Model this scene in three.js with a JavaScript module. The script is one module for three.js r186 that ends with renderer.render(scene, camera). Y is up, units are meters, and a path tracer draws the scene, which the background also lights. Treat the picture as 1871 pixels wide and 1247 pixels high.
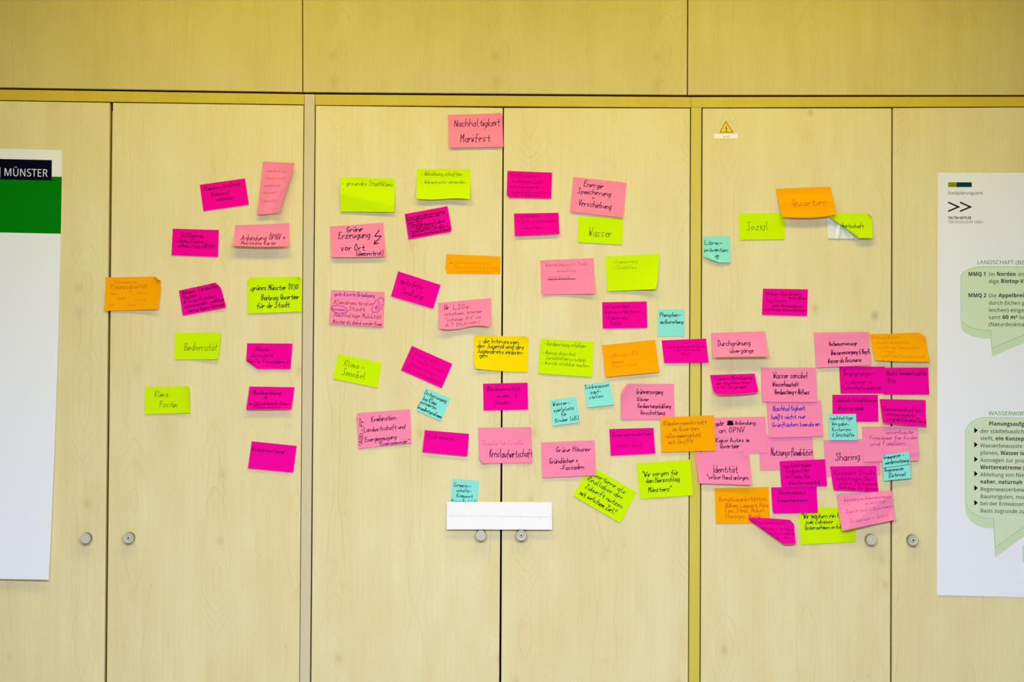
import * as THREE from 'three';
import { mergeGeometries } from 'three/addons/utils/BufferGeometryUtils.js';
import { RoundedBoxGeometry } from 'three/addons/geometries/RoundedBoxGeometry.js';
import { RectAreaLightUniformsLib } from 'three/addons/lights/RectAreaLightUniformsLib.js';

// ------------------------------------------------------------------ camera, sky, exposure, area lights
const DIST = 4.2, EYE = 1.55, ROLL = 0.0068, SCALE = 0.00152;      // metres; SCALE = metres on the cabinet front per photo pixel
const scene = new THREE.Scene();
const camera = new THREE.PerspectiveCamera(2 * Math.atan(623.5 * SCALE / DIST) * 180 / Math.PI, 1871 / 1247, 0.05, 60);
camera.position.set(0, EYE, DIST);
camera.rotation.z = ROLL;
scene.add(camera);
const renderer = new THREE.WebGLRenderer({ antialias: true });
renderer.toneMapping = THREE.LinearToneMapping;
renderer.toneMappingExposure = 1.3;
renderer.shadowMap.enabled = true;
RectAreaLightUniformsLib.init();
scene.background = new THREE.Color().setRGB(0.3, 0.36, 0.42);      // dull daylight outside the window behind the camera
const WARM = { color: [1.0, 0.88, 0.11], intensity: 8.2 };           // ceiling row washing the cabinet wall
const COOL = { color: [0.64, 0.72, 1.0], intensity: 100 };            // pendant row in the middle of the room
const DAY = { color: [0.84, 0.93, 1.0], intensity: 0.5 };            // daylight through the window
const ROOM = { left: -4, right: 4, back: -0.62, rear: 6.6, top: 3.0 };

// ------------------------------------------------------------------ helpers
let seed = 12345;
const rnd = () => { seed = (seed + 0x6d2b79f5) | 0; let t = Math.imul(seed ^ (seed >>> 15), 1 | seed); t = (t + Math.imul(t ^ (t >>> 7), 61 | t)) ^ t; return ((t ^ (t >>> 14)) >>> 0) / 4294967296; };
const COS = Math.cos(ROLL), SIN = Math.sin(ROLL);
// a point measured on the photo -> metres on the plane of the cabinet fronts (z = depth in front of it)
function at(px, py, z = 0) {
  const k = SCALE * (DIST - z) / DIST, x = (px - 935.5) * k, y = (623.5 - py) * k;
  return new THREE.Vector3(x * COS - y * SIN, EYE + x * SIN + y * COS, z);
}
const used = {};
function numbered(n) { const k = used[n] = (used[n] ?? -1) + 1; return k ? n + '_' + String(k).padStart(3, '0') : n; }
function put(o, name, parent) {
  o.name = parent && parent !== scene ? name : numbered(name);
  if (o.isMesh) { o.castShadow = true; o.receiveShadow = true; }
  (parent || scene).add(o);
  return o;
}
const mesh = (name, geo, mat, parent) => put(new THREE.Mesh(geo, mat), name, parent);
function tag(o, label, category, group) { o.userData = { label, category }; if (group) o.userData.group = group; return o; }
function struct(o) { o.userData.kind = 'structure'; return o; }
function box(x0, x1, y0, y1, z0, z1) { const g = new THREE.BoxGeometry(x1 - x0, y1 - y0, z1 - z0); g.translate((x0 + x1) / 2, (y0 + y1) / 2, (z0 + z1) / 2); return g; }
const std = (hex, roughness = 0.8, extra = {}) => new THREE.MeshStandardMaterial({ color: hex, roughness, ...extra });

// value noise
function hash(x, y) { let h = Math.imul(x, 374761393) + Math.imul(y, 668265263) | 0; h = Math.imul(h ^ (h >>> 13), 1274126177); return ((h ^ (h >>> 16)) >>> 0) / 4294967296; }
function noise(x, y) {
  const xi = Math.floor(x), yi = Math.floor(y), fx = x - xi, fy = y - yi, u = fx * fx * (3 - 2 * fx), v = fy * fy * (3 - 2 * fy);
  return (hash(xi, yi) * (1 - u) + hash(xi + 1, yi) * u) * (1 - v) + (hash(xi, yi + 1) * (1 - u) + hash(xi + 1, yi + 1) * u) * v;
}

// ------------------------------------------------------------------ maple veneer
const VEN_W = 0.45, VEN_H = 2.0;                                   // metres covered by one texture: two slip-matched leaves
function veneer(key, stains = [], leaves = 2) {
  const VEN_W = leaves * 0.225, W = 450 * leaves, H = 2048, c = document.createElement('canvas'); c.width = W; c.height = H;
  const g = c.getContext('2d'), im = g.createImageData(W, H), leaf = VEN_W / leaves;
  const depth = (y, k) => 7.5 * noise(y / 0.36, k * 17 + key * 31) + 2.2 * noise(y / 0.14, k * 7 + 3 + key * 13) + 0.25 * noise(y / 0.05, k + key);
  const knots = [];
  for (let k = 0; k < 3 * leaves; k++) knots.push([(k % leaves + 0.5) * leaf + (hash(k, key + 5) - 0.5) * 0.05, hash(k, key + 91) * VEN_H, 0.15 + 0.4 * hash(k, key + 7)]);
  for (let j = 0; j < H; j++) {
    const y = (1 - j / H) * VEN_H, h = [0, 1, 2].map((k) => depth(y, key * 3 + k)), h2 = [0, 1, 2].map((k) => depth(y + 0.002, key * 3 + k));
    for (let i = 0; i < W; i++) {
      const x = i / W * VEN_W, k = Math.min(leaves - 1, Math.floor(x / leaf));
      const dx = x - (k + 0.5) * leaf + 0.012 * (noise(y / 0.3, 40 + k + key) - 0.5), ax = Math.abs(dx);
      const q = ax * ax / (ax + 0.018) / 0.016, s = dx > 0 ? 1 : 1.12;
      let f = q * s + h[k] * 1.25 + 0.18 * noise(x / 0.02, y / 0.12);
      const slopeX = 1 / 0.02, slopeY = Math.abs(h2[k] - h[k]) / 0.002 * 1.25, grad = Math.hypot(slopeX * Math.min(1, ax / 0.02 + 0.06), slopeY);
      const n = Math.round(f), d = (f - n) / (grad * 0.0009);
      const strength = hash(n + 200, key * 9 + k) ** 1.5;
      const fade = Math.max(0, 1 - Math.max(0, ax - 0.012) / 0.042);
      let dark = 0.105 * strength * fade * Math.max(0, 1 - (d > 0 ? d : -d * 0.35));
      dark += 0.017 * (noise(x / 0.0014, y / 0.07 + 50) - 0.5) + 0.018 * (noise(x / 0.005, y / 0.4 + 9) - 0.5) + 0.026 * (noise(x / 0.0007, y / 0.006) - 0.5);
      const broad = 0.06 * (noise(x / 0.07, y / 0.25 + key * 3) - 0.5) + 0.05 * (noise(x / 0.03, y / 0.1 + key * 5) - 0.5);
      let warm = broad + dark * 0.8, grey = 0;
      if (noise(x / 0.004 + key * 50, y / 0.012) > 0.955) dark += 0.05;
      for (const [kx, ky, ks] of knots) {
        const r = Math.hypot((x - kx) / 0.008, (y - ky) / 0.011);
        if (r < 4) { const b = Math.exp(-r * r) * 0.13 * ks + Math.exp(-r * r * 0.25) * 0.05 * ks; dark += b; warm += b * 1.2; }
      }
      for (const [sx, sy, sr, sa] of stains) { const r = Math.hypot((x - sx) / sr, (y - sy) / (sr * 1.25)); if (r < 2.2) { grey += sa * Math.exp(-r * r * r); } }
      const o = (j * W + i) * 4;
      im.data[o] = 232 * (1 - grey - dark * 0.6 - broad * 0.3); im.data[o + 1] = 215 * (1 - grey - dark * 0.9 - broad * 0.5 - warm * 0.1); im.data[o + 2] = 152 * (1 - grey - dark * 1.3 - broad * 0.9 - warm * 0.35); im.data[o + 3] = 255;
    }
  }
  g.putImageData(im, 0, 0);
  const t = new THREE.CanvasTexture(c); t.colorSpace = THREE.SRGBColorSpace; t.wrapS = t.wrapT = THREE.RepeatWrapping; t.anisotropy = 8;
  return t;
}
const woodMat = (map, color = 0xffffff) => new THREE.MeshStandardMaterial({ map, color, roughness: 0.5 });

// ------------------------------------------------------------------ pen strokes: every letter as polylines on a 5 x 9 grid (cap top 0, base line 7)
const GLYPH = {
  a: '4323040627374543 4347', b: '0007 0423344527170706', c: '43130406173746', d: '4323040627374543 4047', e: '0544433313040617274 6', f: '40302128 0343', g: '43230406274645 43482919',
  h: '0007 0423334447', i: '0307 0101', j: '23281909 2121', k: '0007 4305 0547', l: '000627', m: '0307 0513232427 25334447', n: '0307 0423334447', o: '2304062745442313', p: '0309 04234345462706',
  q: '4323040627464 3 4349', r: '0307 05142333', s: '4313042536271706', t: '21263747 0343', u: '03061727354 3 4347', v: '032743', w: '0317243753', x: '0347 4307', y: '03162645 43391908', z: '03430747',
  A: '072047 1535', B: '000717 00304132240 3 2344462707', C: '413010020517374 6', D: '0007 0020424527 07', E: '400007 0747 0333', F: '400007 0333', G: '41301002051737464424', H: '0007 4047 0343', I: '0007', J: '30362717 06',
  K: '0007 4004 1447', L: '000747', M: '0700244047', N: '07004740', O: '20020527454220', P: '0007 0030422404', Q: '20020527454220 2548', R: '0007 00304123 04 1447', S: '41301011233446270706', T: '0040 2027', U: '000517374540',
  V: '002740', W: '0017233750', X: '0047 4007', Y: '0023 4017', Z: '00400747', 0: '20020527454220', 1: '0220 2027', 2: '021030410747', 3: '00402344462707', 4: '300545 3237', 5: '4000032344462707', 7: '004017', 9: '4324030220404627', 6: '30020527464424 05', 8: '20112344271604 2231402',
  'ß': '0901102041233436 2717', '.': '0607', ',': '1608', '-': '0545', '+': '0545 2327', '/': '0840', '(': '2011141728', ')': '0011141708', '"': '0002 2022', '&': '4712203105173644', '?': '0110304123 25 2627', '!': '0005 0607',
  '>': '0555 3355 3755', '=': '0444 0646', '*': '1115 0214 1204', ':': '0304 0607', '~': '0545',
};
const SHARP = new Set('AEFHIKLMNTVWXYZ14kvwxzit+-/>=~*');
const UML = { 'ä': 'a', 'ö': 'o', 'ü': 'u', 'Ä': 'A', 'Ö': 'O', 'Ü': 'U' };
const strokesOf = {};
for (const k in GLYPH) {
  strokesOf[k] = [];
  for (const s of GLYPH[k].split(' ')) { const p = []; for (let i = 0; i + 1 < s.length; i += 2) p.push([+s[i], +s[i + 1]]); if (p.length > 1) strokesOf[k].push(p); }
}
function layout(text) {
  const out = []; let x = 0;
  for (const ch of text) {
    if (ch === ' ') { x += 3.2; continue; }
    const base = UML[ch] || ch, st = strokesOf[base]; if (!st) continue;
    let w = 0; for (const s of st) for (const p of s) w = Math.max(w, p[0]);
    out.push({ st, x, sharp: SHARP.has(base), low: base >= 'a' && base <= 'z', exit: 'acdehiklmntux'.includes(base), dots: UML[ch] ? (base < 'a' ? -1.3 : 1) : null, w });
    x += w + 1.8;
  }
  return { out, width: Math.max(1, x - 1.8) };
}
function write(g, text, x0, x1, y, h, pen, slant = 0.12, join = 0) {
  pen *= 0.78 * Math.min(1, 0.5 + h / 18); x1 -= 1; const { out, width } = layout(text), sx = (x1 - x0) / width, sy = h / 7;
  g.lineWidth = pen; g.lineCap = g.lineJoin = 'round';
  let drift = 0;
  let last = null;
  for (const { st, x, sharp, dots, w, low, exit } of out) {
    drift = drift * 0.6 + (rnd() - 0.5) * 0.6;
    const jx = (rnd() - 0.5) * 0.5, ss = 0.92 + rnd() * 0.18;
    const P = ([a, b]) => { if (low) b = b > 7 ? b : b > 3 ? 7 - (7 - b) * 0.8 : b * 1.27; const yy = (b - 7) * ss + drift + (rnd() - 0.5) * 0.35; return [x0 + (x + a + jx + (rnd() - 0.5) * 0.35) * sx - yy * sy * slant, y + yy * sy]; };
    let first = true; const early = st.length > 1 && (st[1][0][0] === st[1][1][0] || st[1][0][1] === st[1][1][1]);
    for (const s of st) {
      const q = s.map(P);
      if (first && join && last && low && x - last[2] < 2.2 && s[0][1] >= 3 && s[0][0] <= 2 && last[3] && rnd() < join) { g.beginPath(); g.moveTo(last[0], last[1]); g.quadraticCurveTo((last[0] + q[0][0]) / 2, Math.max(last[1], q[0][1]), ...q[0]); g.stroke(); }
      if (first || !early) { const e = q[q.length - 1]; last = low ? [e[0], e[1], x + w, exit] : null; first = false; }
      g.beginPath(); g.moveTo(...q[0]);
      if (sharp || q.length < 3) for (let i = 1; i < q.length; i++) g.lineTo(...q[i]);
      else { for (let i = 1; i < q.length - 1; i++) { const e = i === q.length - 2 ? q[i + 1] : [(q[i][0] + q[i + 1][0]) / 2, (q[i][1] + q[i + 1][1]) / 2]; g.quadraticCurveTo(...q[i], ...e); } }
      g.stroke();
    }
    if (dots !== null) for (const a of [w * 0.25, w * 0.8]) { const d = P([a, dots]); g.beginPath(); g.moveTo(d[0], d[1]); g.lineTo(d[0] + pen * 0.2, d[1] + pen * 0.5); g.stroke(); }
  }
}

// ------------------------------------------------------------------ sheets of paper
const dist2 = (a, b) => Math.hypot(a[0] - b[0], a[1] - b[1]);
// q: the four corners TL, TR, BR, BL as measured on the photo. Returns a closed thin sheet whose origin lies at its middle on the door.
function sheet(q, o = {}, nu = 30, nv = 22, thick = 0.00022) {
  const C = [0, 1, 2, 3].map((i) => at(q[2 * i], q[2 * i + 1])), mid = C[0].clone().add(C[1]).add(C[2]).add(C[3]).multiplyScalar(0.25);
  const wpx = dist2([q[0], q[1]], [q[2], q[3]]), hpx = dist2([q[0], q[1]], [q[6], q[7]]);
  const base = 0.0006 + (o.layer || 0) * 0.0009, b = (o.b ?? 2) / 1000;
  const idx = { tl: [0, 1, 3], tr: [1, 0, 2], br: [2, 3, 1], bl: [3, 2, 0] };
  const rolls = (o.roll || []).map(([corner, cx, cy, r, dir, amax]) => {
    const [P, Hc, V] = idx[corner].map((i) => C[i]);
    const A = P.clone().add(Hc.clone().sub(P).normalize().multiplyScalar(cx * SCALE)), B = P.clone().add(V.clone().sub(P).normalize().multiplyScalar(cy * SCALE));
    const n = new THREE.Vector2(B.y - A.y, A.x - B.x).normalize();
    if (n.x * (P.x - A.x) + n.y * (P.y - A.y) < 0) n.negate();
    return { A, n, r: r / 1000, dir, spiral: amax === 's', amax: amax === 's' ? 30 : amax || Math.PI };
  });
  function pos(u, v) {
    let px = (q[0] * (1 - u) + q[2] * u) * (1 - v) + (q[6] * (1 - u) + q[4] * u) * v, py = (q[1] * (1 - u) + q[3] * u) * (1 - v) + (q[7] * (1 - u) + q[5] * u) * v;
    py += (o.bow || 0) * 4 * u * (1 - u) * v * v + (o.wave || 0) * Math.sin(u * 6.283) * v * v;
    px += (o.side || 0) * 4 * v * (1 - v) * u;
    const p = at(px, py);
    let z = base + b * v ** (o.pow || 2.2);
    if (o.l) z += o.l / 1000 * (1 - u) ** 2.5;
    if (o.r) z += o.r / 1000 * u ** 2.5;
    if (o.br) z += o.br / 1000 * (u * v) ** 2;
    if (o.bl) z += o.bl / 1000 * ((1 - u) * v) ** 2;
    if (o.wave) z += Math.abs(o.wave) * 0.0012 * (1 + Math.sin(u * 6.283 + 2)) * v * v;
    for (const [x0, y0, x1, y1, a, w] of o.crease || []) {
      const lx = u * wpx, ly = v * hpx, ex = x1 - x0, ey = y1 - y0, L = Math.hypot(ex, ey), d = Math.abs((lx - x0) * ey - (ly - y0) * ex) / L, k = ((lx - x0) * ex + (ly - y0) * ey) / L / L;
      z += a / 1000 * Math.max(0, 1 - d / w) * Math.max(0, Math.min(1, 2.5 - Math.abs(k - 0.5) * 3));
    }
    for (const R of rolls) {
      const t = (p.x - R.A.x) * R.n.x + (p.y - R.A.y) * R.n.y, r = R.r;
      if (R.dir < 0) z += (2 * r + 0.0004) * (t < 0 ? Math.exp(t / (4 * r)) : 1);
      if (t > 0) {
        if (R.spiral) { const a = t / r, rr = r * Math.max(0.2, 1 - 0.07 * a), nt = rr * Math.sin(a); z += R.dir * (r - rr * Math.cos(a)); p.x += R.n.x * (nt - t); p.y += R.n.y * (nt - t); continue; }
        const a = Math.min(t / r, R.amax), rest = t - r * a, nt = r * Math.sin(a) + rest * Math.cos(a);
        z += R.dir * (r * (1 - Math.cos(a)) + rest * Math.sin(a));
        p.x += R.n.x * (nt - t); p.y += R.n.y * (nt - t);
      }
    }
    p.x -= mid.x; p.y -= mid.y; p.z = z;
    return p;
  }
  const front = [], uv = [];
  for (let j = 0; j <= nv; j++) for (let i = 0; i <= nu; i++) { front.push(pos(i / nu, j / nv)); uv.push(i / nu, 1 - j / nv); }
  const N = nu + 1, id = (i, j) => j * N + i;
  const make = (pts, uvs, index) => { const g = new THREE.BufferGeometry(); g.setAttribute('position', new THREE.Float32BufferAttribute(pts.flatMap((p) => [p.x, p.y, p.z]), 3)); g.setAttribute('uv', new THREE.Float32BufferAttribute(uvs, 2)); g.setIndex(index); g.computeVertexNormals(); return g; };
  const fi = [], bi = [];
  for (let j = 0; j < nv; j++) for (let i = 0; i < nu; i++) {
    const a = id(i, j), c = id(i + 1, j), d = id(i, j + 1), e = id(i + 1, j + 1);
    fi.push(a, d, c, c, d, e); bi.push(a, c, d, c, e, d);
  }
  const F = make(front, uv, fi), nrm = F.attributes.normal;
  const back = front.map((p, k) => new THREE.Vector3(p.x - nrm.getX(k) * thick, p.y - nrm.getY(k) * thick, p.z - nrm.getZ(k) * thick));
  const corner = front.flatMap(() => [0.012, 0.012]);
  const B = make(back, corner, bi);
  const ring = []; for (let i = 0; i < nu; i++) ring.push(id(i, 0)); for (let j = 0; j < nv; j++) ring.push(id(nu, j)); for (let i = nu; i > 0; i--) ring.push(id(i, nv)); for (let j = nv; j > 0; j--) ring.push(id(0, j));
  const rp = [], ru = [], ri = []; ring.forEach((k) => { rp.push(front[k], back[k]); ru.push(0.012, 0.012, 0.012, 0.012); });
  for (let k = 0; k < ring.length; k++) { const a = 2 * k, c = 2 * ((k + 1) % ring.length); ri.push(a, c, a + 1, c, c + 1, a + 1); }
  const E = make(rp, ru, ri);
  const geo = mergeGeometries([F, B, E]);
  return { geo, mid: new THREE.Vector3(mid.x, mid.y, 0), wpx, hpx };
}
function page(w, h, k, paint) {
  const c = document.createElement('canvas'); c.width = Math.round(w * k); c.height = Math.round(h * k);
  const g = c.getContext('2d'); g.scale(c.width / w, c.height / h); paint(g);
  const t = new THREE.CanvasTexture(c); t.colorSpace = THREE.SRGBColorSpace; t.anisotropy = 8; return t;
}
const paperMat = (map) => new THREE.MeshPhysicalMaterial({ map, roughness: 0.95, specularIntensity: 0.15 });

// ------------------------------------------------------------------ the room
const wallMat = std(0x8f8a80, 0.9), ceilMat = std(0x9a7a42, 0.85), floorMat = std(0x8c8780, 0.6), dark = std(0x2a2118, 0.9);
const R = ROOM;
struct(mesh('floor', box(R.left - 0.2, R.right + 0.2, -0.2, 0, R.back - 0.2, R.rear + 0.2), floorMat));
struct(mesh('ceiling', box(R.left - 0.2, R.right + 0.2, R.top, R.top + 0.2, R.back - 0.2, R.rear + 0.2), ceilMat));
struct(mesh('wall_left', box(R.left - 0.2, R.left, 0, R.top, R.back, R.rear), wallMat));
struct(mesh('wall_right', box(R.right, R.right + 0.2, 0, R.top, R.back, R.rear), wallMat));
const WIN = { x0: -2.2, x1: 2.2, y0: 0.25, y1: 1.95 };
struct(mesh('wall_rear', mergeGeometries([box(R.left, WIN.x0, 0, R.top, R.rear, R.rear + 0.2), box(WIN.x1, R.right, 0, R.top, R.rear, R.rear + 0.2), box(WIN.x0, WIN.x1, 0, WIN.y0, R.rear, R.rear + 0.2), box(WIN.x0, WIN.x1, WIN.y1, R.top, R.rear, R.rear + 0.2)]), wallMat));
const win = struct(put(new THREE.Group(), 'window_1')), frameMat = std(0xf2f2ee, 0.5);
win.position.set(0, WIN.y0, R.rear + 0.08);
{
  const w = WIN.x1 - WIN.x0, h = WIN.y1 - WIN.y0, t = 0.06, bars = [];
  for (const x of [-w / 2, -w / 6, w / 6, w / 2]) bars.push(box(Math.max(-w / 2, x - t / 2), Math.min(w / 2, x + t / 2), 0, h, -0.03, 0.03));
  bars.push(box(-w / 2, w / 2, 0, t, -0.03, 0.03), box(-w / 2, w / 2, h - t, h, -0.03, 0.03));
  mesh('window_frame', mergeGeometries(bars), frameMat, win);
  const glass = new THREE.MeshPhysicalMaterial({ color: 0xffffff, transmission: 1, thickness: 0, roughness: 0.02 });
  for (let k = 0; k < 3; k++) mesh('window_pane', box(-w / 2 + k * w / 3 + 0.03, -w / 2 + (k + 1) * w / 3 - 0.03, t, h - t, -0.004, 0.004), glass, win);
  const day = new THREE.RectAreaLight(new THREE.Color().setRGB(...DAY.color), DAY.intensity, w - 0.1, h - 0.1);
  day.name = 'window_daylight'; day.position.set(0, (WIN.y0 + WIN.y1) / 2, R.rear - 0.02); scene.add(day);
}
// ceiling luminaires (out of the picture, above and behind the camera)
const boxMat = std(0xe6e6e2, 0.5);
function ceilingLight(x, z, kind, label, drop = 0, w = 1.2, d = 0.3) {
  const t = tag(put(new THREE.Group(), drop ? 'pendant_light' : 'ceiling_light'), label, drop ? 'pendant light' : 'ceiling light', drop ? 'pendant lights over the room' : 'ceiling lights by the cabinets');
  t.position.set(x, R.top - drop, z);
  mesh('frame', mergeGeometries([box(-w / 2 - 0.03, -w / 2, -0.05, 0, -d / 2, d / 2), box(w / 2, w / 2 + 0.03, -0.05, 0, -d / 2, d / 2), box(-w / 2 - 0.03, w / 2 + 0.03, -0.05, 0, -d / 2 - 0.03, -d / 2), box(-w / 2 - 0.03, w / 2 + 0.03, -0.05, 0, d / 2, d / 2 + 0.03), box(-w / 2, w / 2, -0.012, 0, -d / 2, d / 2)]), boxMat, t);
  if (drop) for (const s of [-1, 1]) mesh('cable', new THREE.CylinderGeometry(0.003, 0.003, drop, 8).translate(s * w * 0.4, drop / 2, 0), std(0x303030, 0.5), t);
  const c = new THREE.Color().setRGB(...kind.color);
  mesh('diffuser', box(-w / 2, w / 2, -0.03, -0.012, -d / 2, d / 2), new THREE.MeshStandardMaterial({ color: 0xffffff, emissive: c, emissiveIntensity: 1.2, roughness: 0.6 }), t);
  const l = new THREE.RectAreaLight(c, kind.intensity, w, d); l.name = 'lamp_glow'; l.position.set(x, R.top - drop - 0.055, z); l.rotation.x = -Math.PI / 2; scene.add(l);
}
for (const x of [-0.74, 0.74]) ceilingLight(x, 0.85, WARM, `warm white ceiling light near the cabinets, ${x < 0 ? 'left' : 'right'} one of the pair`);
for (const x of [-0.74, 0.74]) ceilingLight(x, 3.3, COOL, `cool white pendant light in the middle of the room, ${x < 0 ? 'left' : 'right'} one of the pair`, 0.42);

// ------------------------------------------------------------------ cabinets
const venA = veneer(1), venB = veneer(2);
const stained = veneer(3, [[0.5275, 1.328, 0.0105, 0.13], [0.345, 1.89, 0.008, 0.12], [0.5, 1.1, 0.006, 0.04]], 3);
const doorMats = [woodMat(venA), woodMat(venB), woodMat(stained)];
const yellowMat = woodMat(venA, 0xe9dc4c), postMat = woodMat(venB, 0xece776), beigeMat = std(0xd7c79c, 0.55), upperMats = [woodMat(venB, 0xecead0), woodMat(venA, 0xecead0)];
// a board with four corners measured on the photo, bevelled edges, front face at z = front
function board(q, th = 0.019, front = 0, off = [0, 0], wide = VEN_W, bevel = 0.0008) {
  const P = [0, 1, 2, 3].map((i) => at(q[2 * i], q[2 * i + 1])), s = new THREE.Shape();
  const m = P.reduce((a, p) => a.add(p), new THREE.Vector3()).multiplyScalar(0.25);
  P.forEach((p, i) => { const x = p.x - Math.sign(p.x - m.x) * bevel, y = p.y - Math.sign(p.y - m.y) * bevel; i ? s.lineTo(x, y) : s.moveTo(x, y); });
  const g = new THREE.ExtrudeGeometry(s, { depth: th - 2 * bevel, bevelEnabled: true, bevelSize: bevel, bevelThickness: bevel, bevelSegments: 2 });
  g.translate(0, 0, front - th + bevel);
  const uv = g.attributes.uv, ps = g.attributes.position;
  for (let i = 0; i < uv.count; i++) uv.setXY(i, (ps.getX(i) - off[0]) / wide, (ps.getY(i) - off[1]) / VEN_H);
  return g;
}
const FOOT = 1590;   // bottom edge of the doors on the photo's scale, well below the frame
const nickel = std(0x857f6c, 0.34, { metalness: 0.75 }), nickelFace = std(0xcbc7ae, 0.5, { metalness: 0.15 }), brassy = std(0xd6d0b4, 0.35, { metalness: 0.3 }), hole = std(0x0c0b08, 0.9);
const knobBody = new THREE.LatheGeometry([[0, 0], [0.0134, 0], [0.0136, 0.001], [0.0136, 0.0025], [0.0146, 0.0032], [0.0147, 0.0196], [0.0144, 0.0207], [0.014, 0.0211]].map((p) => new THREE.Vector2(...p)), 40); knobBody.rotateX(Math.PI / 2);
const knobCap = new THREE.LatheGeometry([[0.014, 0.0211], [0.0081, 0.0212], [0.0078, 0.0207], [0.0074, 0.0207], [0.0071, 0.0211], [0, 0.0213]].map((p) => new THREE.Vector2(...p)), 40); knobCap.rotateX(Math.PI / 2);
const lockRing = new THREE.LatheGeometry([[0.014, 0.0211], [0.0082, 0.0212], [0.008, 0.0195], [0.0076, 0.0195]].map((p) => new THREE.Vector2(...p)), 40); lockRing.rotateX(Math.PI / 2);
const lockCore = new THREE.LatheGeometry([[0.0075, 0.0185], [0.0074, 0.0212], [0.0066, 0.0219], [0, 0.0219]].map((p) => new THREE.Vector2(...p)), 32); lockCore.rotateX(Math.PI / 2);
const keyhole = mergeGeometries([new THREE.CylinderGeometry(0.0019, 0.0019, 0.0006, 16).rotateX(Math.PI / 2).toNonIndexed(), box(-0.0007, 0.0007, -0.0036, 0.0036, -0.0003, 0.0003).toNonIndexed(), box(-0.0026, 0.0026, -0.0008, 0.0008, -0.0003, 0.0003).toNonIndexed()]);
function knob(door, px, py, lock) {
  const p = at(px, py, 0.021), set = (m) => { m.position.set(p.x, p.y, 0); return m; };
  const k = set(mesh('knob', knobBody, nickel, door));
  if (!lock) { set(mesh('knob_cap', knobCap, nickelFace, door)); return; }
  set(mesh('knob_ring', lockRing, nickelFace, door)); set(mesh('lock_cylinder', lockCore, brassy, door));
  const h = mesh('keyhole', keyhole, hole, door); h.position.set(p.x, p.y, 0.0219);
}
function cabinet(label, x0, x1) {
  const t = tag(put(new THREE.Group(), 'wardrobe_cabinet'), label, 'cabinet');
  const a = at(x0, 1000).x, b = at(x1, 1000).x, top = at(935, 190).y;
  mesh('carcass', mergeGeometries([box(a, a + 0.016, 0.08, top, -0.56, -0.024), box(b - 0.016, b, 0.08, top, -0.56, -0.024), box(a + 0.016, b - 0.016, 0.08, 0.1, -0.56, -0.024), box(a + 0.016, b - 0.016, top - 0.018, top, -0.56, -0.024), box(a + 0.016, b - 0.016, 0.1, top - 0.018, -0.56, -0.55)]), dark, t);
  mesh('plinth', box(a, b, 0, 0.085, -0.5, -0.05), std(0x5a5348, 0.7), t);
  return t;
}
const c1 = cabinet('maple veneer double cabinet at the left, with the green banded poster on its left door', -140, 552);
const c2 = cabinet('maple veneer double cabinet in the middle, with the white card standing on its two knobs', 556, 1260);
const c3 = cabinet('maple veneer double cabinet at the right, with the warning triangle on its left door', 1262, 1972);
const addDoor = (c, q, mat, off, wide) => mesh('door', board(q, 0.019, 0, off, wide), mat, c);
const X = (px) => at(px, 620).x;
const d1 = addDoor(c1, [-139, 182.5, 200.6, 187.9, 187.2, FOOT, -150, FOOT], doorMats[0], [X(155) - 0.1125, 0.3]);
const d2 = addDoor(c1, [206.2, 188, 554.6, 192.8, 544.2, FOOT, 191.5, FOOT], doorMats[1], [X(247) - 0.1125, 0.3]);
const d3 = addDoor(c2, [577, 193.4, 918.6, 197.3, 909.9, FOOT, 566, FOOT], doorMats[0], [X(615) + 0.1125, 0.5]);
const d4 = addDoor(c2, [920.8, 197.3, 1260.8, 198.3, 1256, FOOT, 914.2, FOOT], doorMats[1], [X(962) + 0.1125, 0.42]);
const d5 = addDoor(c3, [1284, 198.3, 1628.8, 198.1, 1625.6, FOOT, 1279, FOOT], doorMats[2], [X(1325) - 0.1125, 0.3], 0.675);
const d6 = addDoor(c3, [1631.8, 197.6, 1971, 196, 1972, FOOT, 1629, FOOT], doorMats[1], [X(1780) - 0.1125, 0.56]);
mesh('stop_strip', board([203.8, 202, 206.1, 202, 191.4, FOOT, 189.6, FOOT], 0.012, -0.011), yellowMat, c1);
knob(d1, 156.2, 984.5); knob(d2, 234.7, 983.7, true);
knob(d3, 878.5, 979); knob(d4, 952.5, 979, true);
knob(d5, 1592.2, 987); knob(d6, 1668.3, 987.8, true);
mesh('top_rail', board([-140, 161.4, 555.9, 172.2, 555.7, 191, -140, 181]), yellowMat, c1);
mesh('top_rail', board([575.6, 172.6, 1262, 177.4, 1262, 196.6, 576, 192]), yellowMat, c2);
mesh('top_rail', board([1262.3, 177.4, 1971, 176.6, 1971, 194.4, 1262.3, 196.6]), yellowMat, c3);
mesh('stile', board([556.4, 172.2, 575.2, 172.5, 563.2, FOOT, 545.2, FOOT], 0.019, 0.0005), beigeMat, c2);
mesh('stile', board([1262.8, 196.9, 1281.8, 196.9, 1277, FOOT, 1257.6, FOOT]), postMat, c3);

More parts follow.
